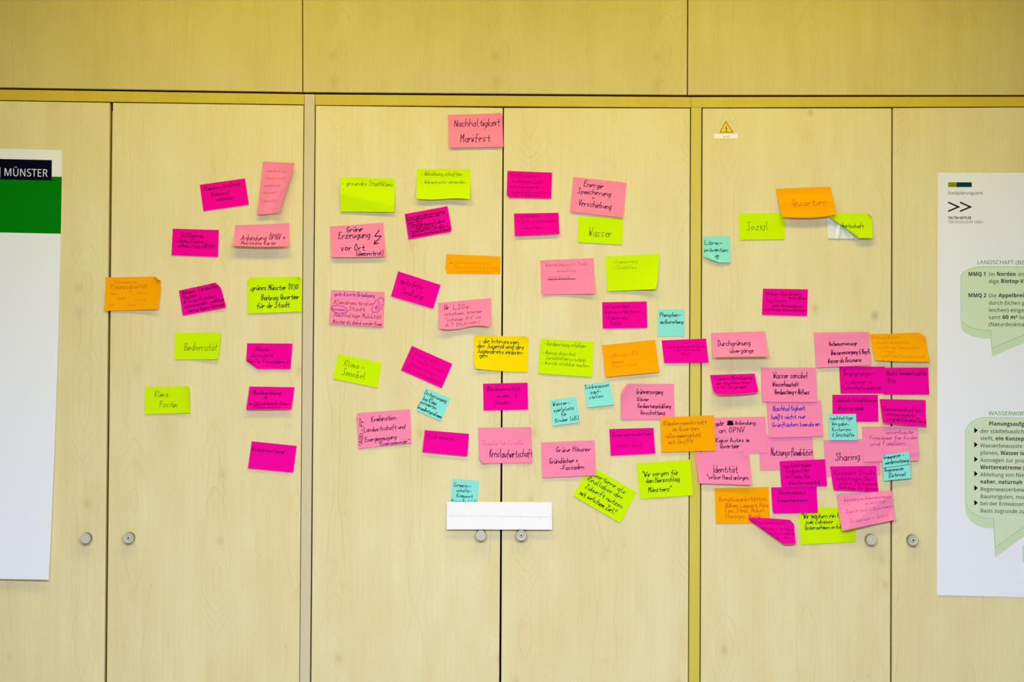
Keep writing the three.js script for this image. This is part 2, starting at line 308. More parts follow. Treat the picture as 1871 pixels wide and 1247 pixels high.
// wall above and beside the cabinets
const front = struct(put(new THREE.Group(), 'wall_front'));
mesh('wall_backing', mergeGeometries([box(R.left, R.right, 0, R.top, R.back - 0.2, R.back), box(R.left, R.right, at(0, 172).y + 0.01, R.top, -0.05, -0.026), box(R.left, at(-146, 600).x, 0, R.top, R.back, -0.002), box(at(1978, 600).x, R.right, 0, R.top, R.back, -0.002)]), dark, front);
const TOP = -325;
mesh('wall_panel', board([-150, TOP, 550.6, TOP, 552.4, 168.2, -150, 157.4], 0.019, 0, [X(30) - 0.1125, 0.6]), upperMats[0], front);
mesh('wall_panel', board([552.4, TOP, 1256.8, TOP, 1255, 173.4, 554.2, 168.2], 0.019, 0, [X(618) - 0.1125, 0.95]), upperMats[1], front);
mesh('wall_panel', board([1259, TOP, 1975, TOP, 1975, 173.4, 1257, 173.4], 0.019, 0, [X(1320) - 0.1125, 1.0]), upperMats[0], front);

// ------------------------------------------------------------------ sticky notes
const PAPER = { M: ['#f8009c', 'magenta'], P: ['#ff8cad', 'pink'], G: ['#cff200', 'lime'], O: ['#ffaa00', 'orange'], Y: ['#fedc00', 'yellow'], T: ['#8ee8d7', 'teal'] };
const INK = { M: '#2c0018', P: '#43003c', G: '#33520a', O: '#c25a00', Y: '#123a08', T: '#06202c' };
// q = corners TL, TR, BR, BL on the photo; text lines: words | x0 | x1 | base line | cap height, in photo pixels from the note's top left corner
function note(col, q, label, text, o = {}) {
  const s = sheet(q, o), w = s.wpx, h = s.hpx, ink = o.ink || INK[col], pen = o.pen || (col === 'P' ? 1.35 : 1.2);
  const map = page(w, h, 5, (g) => {
    g.fillStyle = PAPER[col][0]; g.fillRect(-1, -1, w + 2, h + 2);
    for (let i = 0; i < 260; i++) { g.globalAlpha = 0.025; g.fillStyle = i % 2 ? '#fff' : '#702000'; g.fillRect(rnd() * w, rnd() * h, 0.4 + rnd() * 2.2, 0.3 + rnd() * 0.5); }
    g.globalAlpha = o.faint || 0.92; g.strokeStyle = g.fillStyle = ink;
    for (const line of text.split('\n')) {
      if (!line) continue;
      let [t, x0, x1, y, ch, c, pw] = line.split('|');
      if (t === '~') { g.beginPath(); g.lineWidth = +(pw || pen); if (c) g.strokeStyle = c; g.lineCap = 'round'; const n = (x0 + ' ' + x1 + ' ' + y + ' ' + (ch || '')).trim().split(/[ ,]+/).map(Number); for (let i = 0; i + 1 < n.length; i += 2) i ? g.lineTo(n[i], n[i + 1]) : g.moveTo(n[0], n[1]); g.stroke(); g.strokeStyle = ink; continue; }
      g.strokeStyle = c || ink;
      write(g, t, +x0, +x1, +y, +ch, +(pw || pen), o.slant ?? 0.12, o.join ?? (col === 'P' || col === 'G' ? 0.65 : col === 'M' ? 0.25 : 0.15));
      g.strokeStyle = ink;
    }
    g.globalAlpha = 1;
    if (o.draw) o.draw(g);
  });
  const m = mesh('sticky_note', s.geo, paperMat(map));
  m.position.copy(s.mid);
  tag(m, label, 'sticky note', PAPER[col][1] + ' sticky notes on the cabinet doors');
  return m;
}
// ---- left cabinet
note('M', [365, 337.8, 447.8, 326.2, 454.9, 374.3, 371.9, 385.9], 'tilted magenta note reading Klimaneutralität Wohnen/ Arbeiten, left of the narrow pink upright note', `
Klimaneutralität|7|74|12|8
Wohnen/|18|52|24|7
arbeiten|26|58|34|7`);
note('P', [480.2, 295.2, 540.2, 299.3, 512.6, 389.9, 470.9, 393.4], 'narrow upright pink note with faint writing and a diagonal fold, top right of left cabinet', `
nachhaltige|10|50|19|6
klimaneutrale|9|52|33|6
wirtschaftliche|9|44|47|6
lebenswert|8|38|60|6
Singsporthal|5|44|76|6`, { ink: '#c8305c', pen: 0.7, faint: 0.75, r: 20, b: 6, crease: [[30, 40, 10, 104, 9, 24]] });
note('M', [315.6, 418, 400, 420.5, 398.7, 469.8, 313.7, 466.6], 'magenta note reading Süffizienz, Wohnfläche, Mobilität/ÖPNV', `
Süffizienz|15|57|15|8
->Wohnfläche|5|57|25|7
->Mobilität/ÖPNV|5|77|34|7`);
note('P', [429.5, 412, 529, 408, 529, 450.9, 427.6, 450], 'pink note reading Anbindung ÖPNV with its lower edge curling outwards', `
.Anbindung ÖPNV +|12|93|27|9
.Mobilitäts Karte|13|77|35|6`, { b: 24, pow: 2.6, bow: 1.5 });
note('O', [193.1, 507.2, 296.5, 505.8, 291.2, 565.5, 191, 568.7], 'orange note reading Klimaneutralität lying across the first door gap', `
Klimaanpassung|17|58|11|5
Klimaneutralität|10|79|21|8||1.1
&|45|50|28|5
Bauen|12|25|32|4
Wohnen|61|78|32|4
Verkehr|24|41|41|4
Freiraum|56|78|44|4
Grün|9|19|52|4
Energie|44|60|54|4`, { pen: 0.7, ink: '#cf5a00', r: 9, b: 4, roll: [['tr', 16, 10, 3, 1, 1.9]] });
note('M', [326.7, 531.3, 402, 515.3, 414.1, 562.3, 334.2, 577.3], 'tilted magenta note crowded with writing that begins Bäume, Sträucher, Hecken', `
Bäume, Sträucher|5|75|9|7
Hecken|6|31|17|7
& Grünflächen|5|66|26|7
miteinander ->Wege|6|78|34|7
vernetzen Wiesen|8|78|43|7`, { pen: 1.3, r: 5, roll: [['tr', 9, 14, 2.5, -1]] });
note('G', [451.8, 507.3, 550.5, 505.6, 551.6, 569.8, 453.3, 573.4], 'lime note reading grünes Münster 2030 Beitrag Quartier für de Stadt', `
.grünes Münster 2030|6|93|24|10
Beitrag Quartier|25|95|42|10
für de Stadt|16|77|57|10
"|93|96|8|5`, { pen: 1.6, ink: '#0c3a10', roll: [['tl', 7, 7, 2, -1], ['tr', 5, 4, 2, -1]], b: 3, crease: [[30, 20, 98, 50, 0.8, 20]] });
note('G', [319.7, 607.8, 404.7, 608.3, 399.8, 657, 319, 657], 'lime note reading Biodiversität in thin pen', `
Biodiversität|18|81|33|14`, { pen: 1, r: 7, crease: [[80, 10, 60, 49, 1.2, 14]] });
note('M', [451.6, 627.5, 534.9, 628.2, 531.3, 674.5, 449.6, 674], 'magenta note reading Albedo-Zielwert with its lower left corner folded under', `
Albedo -|16|49|14|7
Zielwert|8|49|25|7
(helle Fassaden...)|3|78|36|7`, { r: 4, roll: [['bl', 24, 16, 2.5, -1]] });
note('G', [264.8, 707.6, 347.4, 705.7, 348.3, 754.6, 265.1, 757.6], 'lime note reading Klima Positiv', `
Klima|18|42|19|11
Positiv|27|60|38|12`, { pen: 1, r: 4, roll: [['tr', 2, 14, 2, -1]] });
note('M', [455.5, 706.6, 538.4, 708, 533.3, 747.8, 450.9, 748.5], 'magenta note reading Mischnutzung & multifunktionale Räume, lower edge lifted', `
Mischnutzung|8|60|15|8
&|29|36|23|6
multifunktionale Räume|4|79|34|6
(Fläche sparen)|12|62|40|5`, { b: 12 });
note('M', [459.8, 806.8, 542.4, 815.2, 535.9, 863.6, 453.4, 855.9], 'lowest magenta note on the left cabinet, reading Klimaresilienz', `
Klimaresilienz|3|63|17|8`, { b: 4 });
// ---- middle cabinet, left door
note('G', [622.4, 323.6, 722, 326.1, 720.7, 388.2, 622.5, 387.1], 'creased lime note reading gesundes Stadtklima', `
- gesundes Stadtklima|3|95|15|9
-|3|8|26|6`, { pen: 0.9, b: 5, crease: [[-20, 26, 125, 58, 8, 30]] });
note('G', [761.2, 308.3, 859.4, 308.8, 858.9, 364.9, 761.2, 364], 'lime note reading Abkühlung schaffen with wavy lower edge', `
- Abkühlung schaffen|8|83|13|8
- Wärmeinseln vermeiden|8|90|27|6`, { pen: 0.9, b: 12, wave: 1.2 });
note('M', [739.1, 391.4, 817.7, 377, 826, 423.5, 746.3, 437.9], 'tilted magenta note with underlined heading Energieversorgung vor Ort', `
Energieversorgung|3|73|11|7
~|3 13|40 13.5|62 14
vor Ort|3|31|20|7
~|3 22|28 22.5
=>Solartunnel über|4|72|28|7
~|14 31|30 31|46 31
Steinfurter Straße =|3|75|37|7
Wildwechselmöglichkeit|7|79|44|6`, { pen: 1.4, ink: '#1c0010', roll: [['br', 3, 10, 2, -1]] });
note('P', [602.3, 414.2, 700.6, 407.1, 705, 469.2, 606.5, 470.5], 'pink note reading Grüne Erzeugung vor Ort (dezentral) with a drawn lightning arrow', `
Grüne|31|60|12|9
Erzeugung|15|73|23|12
~|90 12|81 22|93 22 80 34
~|87 34|79 35|81 29
vor Ort|18|62|45|12
(dezentral)|45|95|54|8`, { b: 11, pen: 1.7, bow: 0.8 });
note('O', [816, 468.5, 914.4, 471.5, 914.3, 501.4, 815.8, 500.6], 'orange slip showing as a strip below the orange note above the yellow one', `
in eine Balance bringen|17|81|30|4`, { pen: 0.6, faint: 0.6, b: 0.1 });
note('O', [815.4, 464.6, 914.4, 468.8, 914.2, 495.5, 813.4, 493.6], 'low orange note beginning Entsiegelungsdruck, beside the gap between the middle doors', `
.|7|9|8|6|#a02800|1.6
-|7|14|18|7|#8a2a00|2
Entsiegelungsdruck und|18|81|17|5
Naturschutz (im Einklang)|17|95|25|5`, { pen: 0.6, faint: 0.6, b: 0.2, layer: 0.4 });
note('P', [604.8, 530.2, 703.1, 533.9, 700.3, 598.3, 601.6, 592], 'pink note crowded with violet and dark writing, MUT in a drawn cloud', `
.gute & breite Beteiligung|6|81|10|7|#6a10b0|1.2
.Klimaneutrale|6|77|25|8
Stadt|34|64|36|8
.Nachhaltige Mobilität|7|94|48|8
.Münster als global wander Komm.|6|97|60|7
Konsequenz|4|29|37|5|#8a0aa0|1`, {
  ink: '#6a2038', pen: 1, b: 4, draw(g) {
    g.strokeStyle = '#a01a90'; g.lineWidth = 1;
    const cloud = (cx, cy, rx, ry, rot) => { g.beginPath(); for (let i = 0; i <= 60; i++) { const a = i / 60 * 6.2832, k = 1 + 0.07 * Math.sin(a * 9), x = rx * k * Math.cos(a), y = ry * k * Math.sin(a), X2 = cx + x * Math.cos(rot) - y * Math.sin(rot), Y2 = cy + x * Math.sin(rot) + y * Math.cos(rot); i ? g.lineTo(X2, Y2) : g.moveTo(X2, Y2); } g.stroke(); };
    cloud(17, 34.5, 15, 7, 0.12); cloud(87, 24, 15, 8, -0.95);
    g.save(); g.translate(86.5, 33); g.rotate(-0.95); write(g, 'MUT', 0, 15, 0, 8, 1.1); g.restore();
  },
});
note('M', [727.5, 495.9, 805.3, 521, 791.5, 564.2, 714.5, 541.7], 'steeply tilted magenta note reading autofreie Siedlung', `
autofreie|9|53|19|11
Siedlung|16|58|37|11`, { pen: 1.1, b: 3 });
note('P', [800.3, 553.7, 897.7, 545, 895.4, 597, 802.5, 601], 'pink note with wavy lower edge beginning Us LSGs schützen', `
Us|11|20|13|8||1.8
LSGs|28|58|14|8
schützen, letzter|11|82|24|6
"schöner Ort" vor|13|82|34|6
A 1 (Hühner)|13|78|43|6`, { pen: 1, ink: '#7a2038', b: 11, wave: 2.6, roll: [['br', 4, 9, 2.5, -1]] });
note('G', [617.3, 646.8, 697.9, 662.9, 689.6, 709, 608.5, 692], 'tilted lime note reading Klima-Sensibel', `
Klima -|15|53|19|11
Sensibel|15|57|36|12`, { pen: 1 });
note('M', [752.4, 632.1, 826.7, 665.3, 807.2, 709.6, 732.6, 676.9], 'steeply tilted magenta note with red writing beginning Infrastruktur für heiße Sommer', `
Infrastruktur|4|62|12|7
für heiße Sommer|3|77|23|7
->Verschattung +|4|70|34|7
EE/ ->Schattenbereiche|5|80|44|7`, { ink: '#b80030', pen: 1 });
note('P', [651.8, 755.4, 749, 748.1, 751.8, 809.9, 654.5, 820.3], 'pink note reading Kombination Landwirtschaft und Energiezeugung', `
Kombination|26|72|18|10
Landwirtschaft und|12|88|36|9
Energiezeugung|13|71|54|9
"Energieweide"|38|94|64|7`, { b: 3, r: 3, roll: [['tl', 3, 10, 2, -1]], draw(g) { g.strokeStyle = INK.P; g.save(); g.translate(9, 57); g.rotate(-1.5); write(g, '"AGRI - PV"', -3, 46, 0, 7, 1.3); g.restore(); } });
note('T', [778.1, 709.6, 823, 728.2, 805.4, 769.6, 760.3, 750], 'tilted small teal note beginning Erstversorgung bei Klima', `
Erstversorgung|2|45|11|8
bei Klima|3|30|22|8
assoziierten|1|33|29|7
Gesundheitsproblemen|0|48|40|7`, { pen: 1.2 });
note('M', [775.9, 786.3, 857.2, 793.2, 853.9, 833.9, 772.1, 825.9], 'magenta note reading only Hydroponik', `
Hydroponik|6|55|14|7`, { pen: 1, b: 7 });
note('T', [826.4, 875.7, 875.3, 878.7, 872.5, 928, 822.9, 926], 'small teal note reading Gemeinschaftskompost, half hidden by the white card', `
Gemein-|4|36|14|8
schafts-|9|37|23|7
Kompost|10|40|33|7
(Essen Bioabfall)|0|48|43|6`, { b: 0.8 });
// ---- middle cabinet, on the gap and right door
note('P', [818.2, 210.1, 918, 207, 919.5, 269, 821, 270.8], 'topmost pink note, reading Nachhaltigkeit Manifest', `
Nachhaltigkeit|11|95|22|13
Manifest|21|77|50|14`, { pen: 1.5, b: 6, roll: [['tr', 4, 5, 2, -1]] });
note('Y', [866.2, 613.2, 965.6, 615.2, 963.8, 680.3, 866.8, 673.5], 'the only yellow note, reading die Interessen der Jugend', `
- die Interessen|8|82|13|7
der Jugend und des|6|92|22|8
Jugendrats einbrin-|6|91|31|8
gen|10|25|39|8`, { pen: 1.5, bl: 6, bow: 1.5, roll: [['bl', 4, 12, 2.5, -1], ['tr', 7, 3, 2, -1], ['tl', 3, 3, 1, -1]] });
note('M', [882.6, 701.4, 964, 699.6, 964.9, 748.7, 883.5, 750.5], 'magenta note reading Biodiversität in der Stadt! across the middle door gap', `
Biodiversität|7|69|14|8
in der|25|50|26|6
!|60|62|27|8
Stadt|21|46|39|7`, { pen: 1.2 });
note('P', [873.1, 782.1, 971.1, 780.9, 972.5, 845.9, 876.2, 847], 'pink note reading Kreislaufwirtschaft, with Cradle to Cradle faint above it', `
Cradle to Cradle|7|84|32|8|#e0458a|0.8
Kreislaufwirtschaft|19|99|54|14`, { pen: 1.5, b: 4, roll: [['bl', 6, 10, 2.5, -1], ['tr', 3, 3, 1.5, -1]] });
note('M', [927.1, 312.3, 1008.9, 315.6, 1007.2, 363.6, 925.8, 361.5], 'magenta note beginning Nachhaltigkeit bedeutet auch, lower left corner clipped', `
Nachhaltigkeit|6|58|10|6
bedeutet auch|11|66|21|6
schützenswerte|5|59|31|6
Landschaftsbereiche|4|79|41|6
zu stärken|13|62|46|6`, { ink: '#7c0050', pen: 0.9, roll: [['bl', 6, 5, 1.2, -1]] });
note('M', [939, 390.3, 1020.4, 389, 1022.1, 428.1, 940.7, 431.8], 'magenta note reading vorhandene Kaltluftbereiche erhalten', `
vorhandene|4|47|8|6
Kaltluftbereiche|7|78|18|6
erhalten|14|49|30|6`, { ink: '#7c0050', pen: 0.9, b: 8 });
note('G', [1057, 395.2, 1138.4, 398.9, 1136.7, 447.6, 1055, 442.9], 'lime note reading Wasser, tucked under the pink Energie Speicherung note', `
Wasser|20|62|35|16`, { pen: 1.1 });
note('P', [1047.5, 323.8, 1144.7, 334, 1138.4, 398.3, 1041.4, 387.4], 'pink note reading Energie Speicherung + Verschiebung', `
Energie|21|57|15|10
Speicherung|11|72|28|10
+|37|43|36|6
Verschiebung|14|75|51|11`, { pen: 1.5, layer: 1, b: 4, crease: [[2, 14, 12, -2, 1, 8]] });
note('P', [986.7, 476, 1084.7, 472.1, 1086.8, 537.2, 990.2, 538.9], 'pink note with faint red heading above a dark ruled line', `
Wasserbewusste Stadt-|10|90|12|7
entwicklung|30|65|23|6
keine Wasser|14|55|34|5
~|12.5 36|30 35.6|63 35.8||#5a0048|1.4`, { ink: '#d0305a', pen: 0.7, faint: 0.85, br: 9, b: 3, roll: [['bl', 3, 5, 2, -1]] });
note('G', [1105.8, 468.7, 1204.6, 464.4, 1198.4, 528.9, 1109.5, 532.4], 'lime note with faint lines Entwässerung and Stadtklima', `
- Entwässerung|14|60|14|7
- Stadtklima|14|58|25|7`, { ink: '#7e9c00', pen: 0.8, b: 5, br: 8, roll: [['br', 4, 20, 4, -1]] });
note('M', [1100.1, 552.6, 1181.7, 551, 1182.6, 599.5, 1101.2, 600.7], 'magenta note reading notwendige Wasserretentionsfläche als Puffer', `
notwendige|4|51|11|7
Wasserretentions-|4|74|21|7
fläche als|9|47|32|7
Puffer|14|37|42|7`, { ink: '#5a0034', pen: 1 });
note('T', [1201.7, 566, 1250.6, 565.5, 1250.9, 614.5, 1201.9, 614.9], 'small teal note reading Phosphor-aufbereitung', `
Phosphor-|4|43|13|7
aufbereitung|4|47|26|7`, { pen: 1.4, ink: '#06101c', b: 1 });
note('G', [986.7, 618.8, 1084.5, 624.7, 1081.2, 689.2, 983.5, 682.8], 'lime note listing Verdunstung erhöhen and two lines about Wasser', `
- Verdunstung erhöhen|6|84|12|8
- Wasser dezentral|6|67|28|7
Zurückhalten u. nutzen|13|86|37|7
- Wasser erlebbar machen|5|93|47|7`, { ink: '#4a6c00', pen: 0.9, b: 3 });
note('O', [1099.3, 631.3, 1197.1, 621.3, 1204.4, 680, 1106.2, 689.6], 'orange note with faint Landscape First line, right of the lime Verdunstung note', `
- LANDscape FIRST|6|66|24|7
Galerie|15|36|35|4|#c04000|1
- Klimaresilient|9|60|43|6`, { pen: 0.7, ink: '#d86800', faint: 0.8, b: 7 });
note('M', [1208.6, 622.2, 1290.1, 619, 1294.3, 662.8, 1213.4, 663.6], 'magenta note in small dark red writing lying across the post right of the teal one', `
Landschaftsmodellierung|8|82|15|5
à la Westerholtsche|18|70|21|5
Wiese|33|50|28|5`, { ink: '#8a0030', pen: 0.8, b: 5 });
note('T', [1003.7, 731.6, 1052.2, 724.9, 1059.4, 772.1, 1010.4, 778.8], 'small teal note reading Wasserspielplatz für Kinder', `
Wasser-|5|36|12|7
spielplatz|5|42|23|7
für|17|28|32|7
Kinder (zB.)|5|48|42|7`, { pen: 1.3, b: 3 });
note('T', [1066.1, 703.6, 1113.7, 697.3, 1121.5, 739.9, 1073.3, 745.1], 'small teal note reading Trinkwasser zapfstellen', `
Trinkwasser|1|47|9|7
zapf-|10|30|18|6
stellen|6|32|27|6`, { pen: 1.3, b: 5 });
note('P', [1134.6, 702, 1231.6, 701.8, 1232.7, 767.1, 1134.3, 767.1], 'pink note reading Grünversorgung, Bäume, Verschattung, its upper left corner curled', `
Grünversorgung|28|77|18|9
Bäume|29|51|31|7
Verdunstungskühlung|30|91|44|8
Verschattung|35|80|56|8`, { pen: 1.4, b: 2, roll: [['tl', 14, 20, 5, -1]] });
note('M', [1113, 784.4, 1194.1, 782.2, 1197.2, 828.9, 1115.9, 833.1], 'magenta note reading Energiespeicher, Smart Grid in red', `
Energiespeicher|5|79|14|7
Smart Grid|8|57|35|8|#b8003c|0.9`, { pen: 1.1, b: 3 });
note('G', [1077.7, 850.6, 1163.5, 900, 1132.8, 955.7, 1047, 906.3], 'steeply tilted lime note reading Quartiere als Reallabor der Zukunft nutzen', `
Quartiere als|9|82|14|9
Reallabor der|9|82|26|9
Zukunft nutzen|12|90|40|9
mit welchem Ziel?|9|84|55|9|#08180a`, { ink: '#0a4a2a', pen: 1.5, b: 3 });
note('P', [988.4, 809.1, 1086.1, 805.1, 1088.3, 868.6, 991.3, 873.5], 'pink note reading Grüne Häuser, Gründächer + Fassaden', `
Grüne Häuser|27|90|19|9
Gründächer +|14|67|39|9
-Fassaden|33|77|52|9`, { pen: 1.5, layer: 1, b: 4, crease: [[50, 66, 98, 25, 1.5, 16]] });
note('G', [1162.4, 847.3, 1260.8, 840.1, 1265.9, 905.6, 1169.2, 911.7], 'lime note reading Wir sorgen für den Herzschlag Münsters', `
"Wir sorgen für|9|76|25|9
den Herzschlag|14|77|37|9
Münsters"|17|60|54|9`, { ink: '#0a3a1a', pen: 1.5, b: 2, crease: [[-4, 8, 42, 66, 2, 14]] });
note('P', [1303, 764, 1398.8, 761.8, 1402, 828.1, 1306, 830], 'pink note reading gute Anbindung an ÖPNV, Keine Autos im Quartier', `
gute|4|19|14|9
Anbindung|39|77|14|8
an ÖPNV|9|56|28|9
Keine Autos im|3|65|45|8
Quartier|10|46|56|9`, { pen: 1.5, layer: 1, b: 1, draw(g) { g.strokeStyle = '#160010'; g.lineWidth = 1.6; g.beginPath(); for (let i = 0; i < 40; i++) g.lineTo(25 + (i % 2) * 8 + rnd() * 3.5, 7 + i * 0.17 + (rnd() - 0.5) * 1.5); g.stroke(); } });
note('P', [1269.2, 826.2, 1367, 825, 1372, 886, 1276.9, 883.2], 'pink note reading Identität selber Hand anlegen', `
Identität|30|75|37|13
"selber Hand anlegen|16|94|49|8
.|93|95|38|4`, { pen: 1.5, layer: 2, b: 8, r: 3, roll: [['tr', 9, 6, 2.5, -1]] });
note('O', [1205.7, 763.1, 1303.9, 759.3, 1307.2, 823.7, 1208.7, 826.6], 'orange note reading Klimalernwerkstatt im Quartier across the right-hand post', `
Klimalernwerkstatt|6|85|15|8
im Quartier|23|71|26|8
->Zusammenarbeit|5|73|38|8
mit Uni/FH|14|58|49|8`, { ink: '#8f4600', pen: 1.1, layer: 3, b: 2 });
// ---- right cabinet, upper part
note('G', [1349.4, 390.2, 1433, 389.3, 1433.6, 437.6, 1351, 438.7], 'lime note reading Sozial, tucked under the orange Quartier note', `
Sozial|14|53|31|15`, { pen: 1.1 });
note('G', [1509, 390.3, 1592.6, 390.3, 1592.6, 436, 1510, 436], 'lime note ending wirtschaft, curled away diagonally over the clear plastic bag', `
Landwirtschaft|12|68|27|8`, { ink: '#10280c', pen: 1.3, layer: 3, b: 3, br: 4, roll: [['bl', 62, 46, 5.5, -1, 's'], ['tr', 11, 9, 2.2, 1, 1.8]] });
note('O', [1417.2, 345.3, 1517.2, 341.5, 1525, 393.6, 1426.6, 397.2], 'orange note reading Quartier between the two lime notes', `
Quartier|24|87|33|13`, { ink: '#c24200', pen: 1, layer: 2, b: 19, bow: 3.5, crease: [[-20, 27, 124, 27, 6, 16]] });
note('T', [1284.7, 432.4, 1333.7, 431.3, 1334.8, 480.4, 1285, 480], 'small teal note reading Lärmprävention with its lower left corner curled up', `
Lärm-|3|35|15|8
prävention|2|45|28|7
z|21|29|37|5
?|21|28|46|7`, { pen: 1.4, b: 3, bl: 4, roll: [['bl', 30, 11, 2.2, -1]] });
note('M', [1393.9, 527.6, 1476.2, 529, 1474.4, 577.9, 1391.8, 575.7], 'lone magenta note reading Urban Gardening and Tiny Houses', `
Urban Gardening|6|72|12|7
Apoth.-Garten|48|80|18|4
Tiny Houses|7|44|24|6
mehr-Generationen|18|74|33|5
neue Formen Altenwohnungen|3|80|40|5`, { pen: 1.1 });
note('P', [1298.6, 608.7, 1397.4, 605.8, 1401.6, 651.5, 1301.7, 653.1], 'pink note reading Durchgrünung übergänge with its lower edge lifted', `
Durchgrünung|11|70|24|10
übergänge|31|75|37|8`, { pen: 1.5, b: 22, pow: 2.2, r: 3 });
note('O', [1587.5, 611.3, 1688.5, 607.8, 1696.6, 661.8, 1598, 658.6], 'orange note with faint brown lines across the last door gap', `
Planung Wasser|5|56|9|7
- Ausbau Wärmenetz|6|72|18|6
-> stellt das Klimaverhalten|8|88|27|6
Grünzüge|16|42|33|5
-> stellt der Kulturlandschaft|9|96|42|6
Ausbau ... mit Wald|12|96|50|5`, { ink: '#c07000', pen: 0.7, faint: 0.8, layer: 1, b: 9, bow: 1, roll: [['tr', 13, 10, 3, -1]] });
note('P', [1486.4, 608, 1586.6, 606.8, 1590.6, 667.5, 1490.5, 672.3], 'pink note beginning Hochwasservorsorge, Wasserversorgung', `
Hochwasservorsorge|26|78|25|8
Wasserversorgung f. Bepfl.|29|101|42|9
Wasser als Ressource|22|84|57|9`, { pen: 1.5, layer: 2, b: 5, crease: [[0, 22, 100, 46, 1.5, 14], [0, 10, 90, 2, 1, 8]] });
// ---- right cabinet, cluster
note('M', [1297.1, 685.6, 1379.1, 682.9, 1383.9, 716.1, 1302.9, 719.6], 'magenta note beginning Stärkere Beteiligung with its lower edge curling outwards', `
Stärkere Beteiligung|7|75|10|6
der Anwohner*innen|9|74|18|5
& der Zielgruppe|8|64|25|5`, { b: 20, bow: 2.5, pow: 2, roll: [['bl', 7, 5, 1.5, -1]] });
note('P', [1386, 795, 1484, 797, 1488, 857, 1388.4, 859.7], 'pink note reading Nutzungsflexibilität', `
Nutzungsflexibilität|21|97|38|13`, { pen: 1.5, b: 1.5 });
note('P', [1400.3, 735, 1499.6, 732.3, 1503.5, 797.6, 1404.3, 800.3], 'pink note with blue writing, Nachhaltigkeit heißt nicht nur Grünflächen bewahren', `
Nachhaltigkeit|11|70|17|10
heißt nicht nur|7|70|32|9
Grünflächen bewahren|8|95|46|8`, { ink: '#3610b0', pen: 1.5, layer: 2, b: 3 });
note('P', [1390.2, 672.4, 1489.9, 672.4, 1492, 735, 1392, 734.5], 'pink note reading Wasser sensibel, Wasserhaushalt, Verdunstung + Abfluss', `
Wasser sensibel|22|85|19|11
Wasserhaushalt|20|68|34|9
Verdunstung + Abfluss|23|87|48|9`, { pen: 1.5, layer: 3, b: 3 });
note('M', [1533, 670.2, 1616.7, 670.2, 1618, 719.6, 1535.4, 719.6], 'magenta note reading Begegnungsräume + Aufenthaltsqualität', `
Begegnungs-|7|64|16|9
räume +|12|61|31|8
Aufenthaltsqualität|4|77|42|7`, { ink: '#55002c', pen: 1.1, layer: 1, b: 1 });
note('M', [1612.7, 672.1, 1695.8, 671.8, 1697.2, 721.5, 1613.5, 721.2], 'magenta note reading Nicht kommerzielle Orte', `
Nicht kommerzielle|7|81|14|8
Orte|8|24|27|8`, { ink: '#40001c', pen: 1.3, layer: 2, b: 1.5 });
note('M', [1520.5, 721.8, 1603.9, 721.8, 1604.7, 770.9, 1521, 770.9], 'magenta note reading wirklich bezahlbarer Wohnraum', `
wirklich bezahlbarer|7|82|13|7
Wohnraum|10|57|28|9`, { ink: '#3c001c', pen: 1.4, layer: 1, b: 1.5 });
note('M', [1606.8, 729.5, 1690.8, 731.1, 1691, 780, 1611, 773], 'magenta note reading Gemeinschafts-wohnprojekte', `
Gemeinschafts-|5|79|21|8
wohnprojekte|8|64|29|6
jung/alt/divers/Tiere|8|84|38|7`, { pen: 1.2, layer: 2, b: 8, bl: 5 });
note('P', [1504.5, 804.9, 1603, 802, 1608.9, 866.9, 1507.8, 870.7], 'pink note reading Sharing', `
Sharing|20|64|38|14`, { pen: 1.6, b: 1.5 });
note('P', [1574.2, 780.3, 1675.3, 779.2, 1676.9, 842.2, 1577.4, 844.4], 'creased pink note reading unverbaute Freiräume für Kinder und Familien', `
unverbaute|45|94|14|8
Freiräume für Kinder|14|102|24|7
und Familien|14|77|35|8`, { ink: '#a00a78', pen: 1.1, layer: 1, b: 4, r: 3, crease: [[64, 18, 112, 46, 4, 9], [60, 46, 112, 50, 3.5, 8]] });
note('T', [1513, 757.3, 1563.5, 756.8, 1565, 804.5, 1515, 804.7], 'small teal note reading nachhaltige Vergabe-Kriterien f. Geschäfte', `
nachhaltige|3|45|10|7
Vergabe-|5|38|21|7
Kriterien|6|41|31|7
f. Geschäfte|5|47|41|7`, { pen: 1.3, layer: 3, b: 2 });
note('P', [1528, 903.3, 1627.9, 897, 1633.6, 949.3, 1535.5, 968.4], 'creased pink note with faint magenta writing beginning Anbindung an, overlapping a lime note', `
Anbindung an Grünvernetzung|12|97|15|7
u. wichtige|50|88|24|6
Durch nicht Quartiere|13|98|37|7
Grünzüge + Sport|17|90|55|7`, { ink: '#d8128c', pen: 0.9, layer: 3, b: 12, crease: [[2, 70, 94, 10, 10, 30]] });
note('G', [1459.6, 928, 1560, 927, 1563.3, 990.8, 1462.3, 995.3], 'lime note reading Wir machen ein, partly covered by a creased pink note', `
"Wir machen ein H|4|74|20|9
zum Zuhause|11|62|30|8
Unternehmen erfolg-|9|85|41|8
t.|90|97|38|7`, { ink: '#0a3a1a', pen: 1.5, b: 2, crease: [[0, 46, 30, 66, 1.5, 12]] });
note('M', [1408.6, 890.9, 1491.7, 889.8, 1493.9, 937.4, 1411.3, 938.5], 'magenta note reading Giveboxen/ Tauschbörse/', `
Giveboxen/|13|63|13|7
Tauschbörse/|10|67|27|7
...|33|39|36|5|#a00060`, { pen: 1.3, layer: 2, b: 2, roll: [['bl', 3, 3, 1, -1]] });
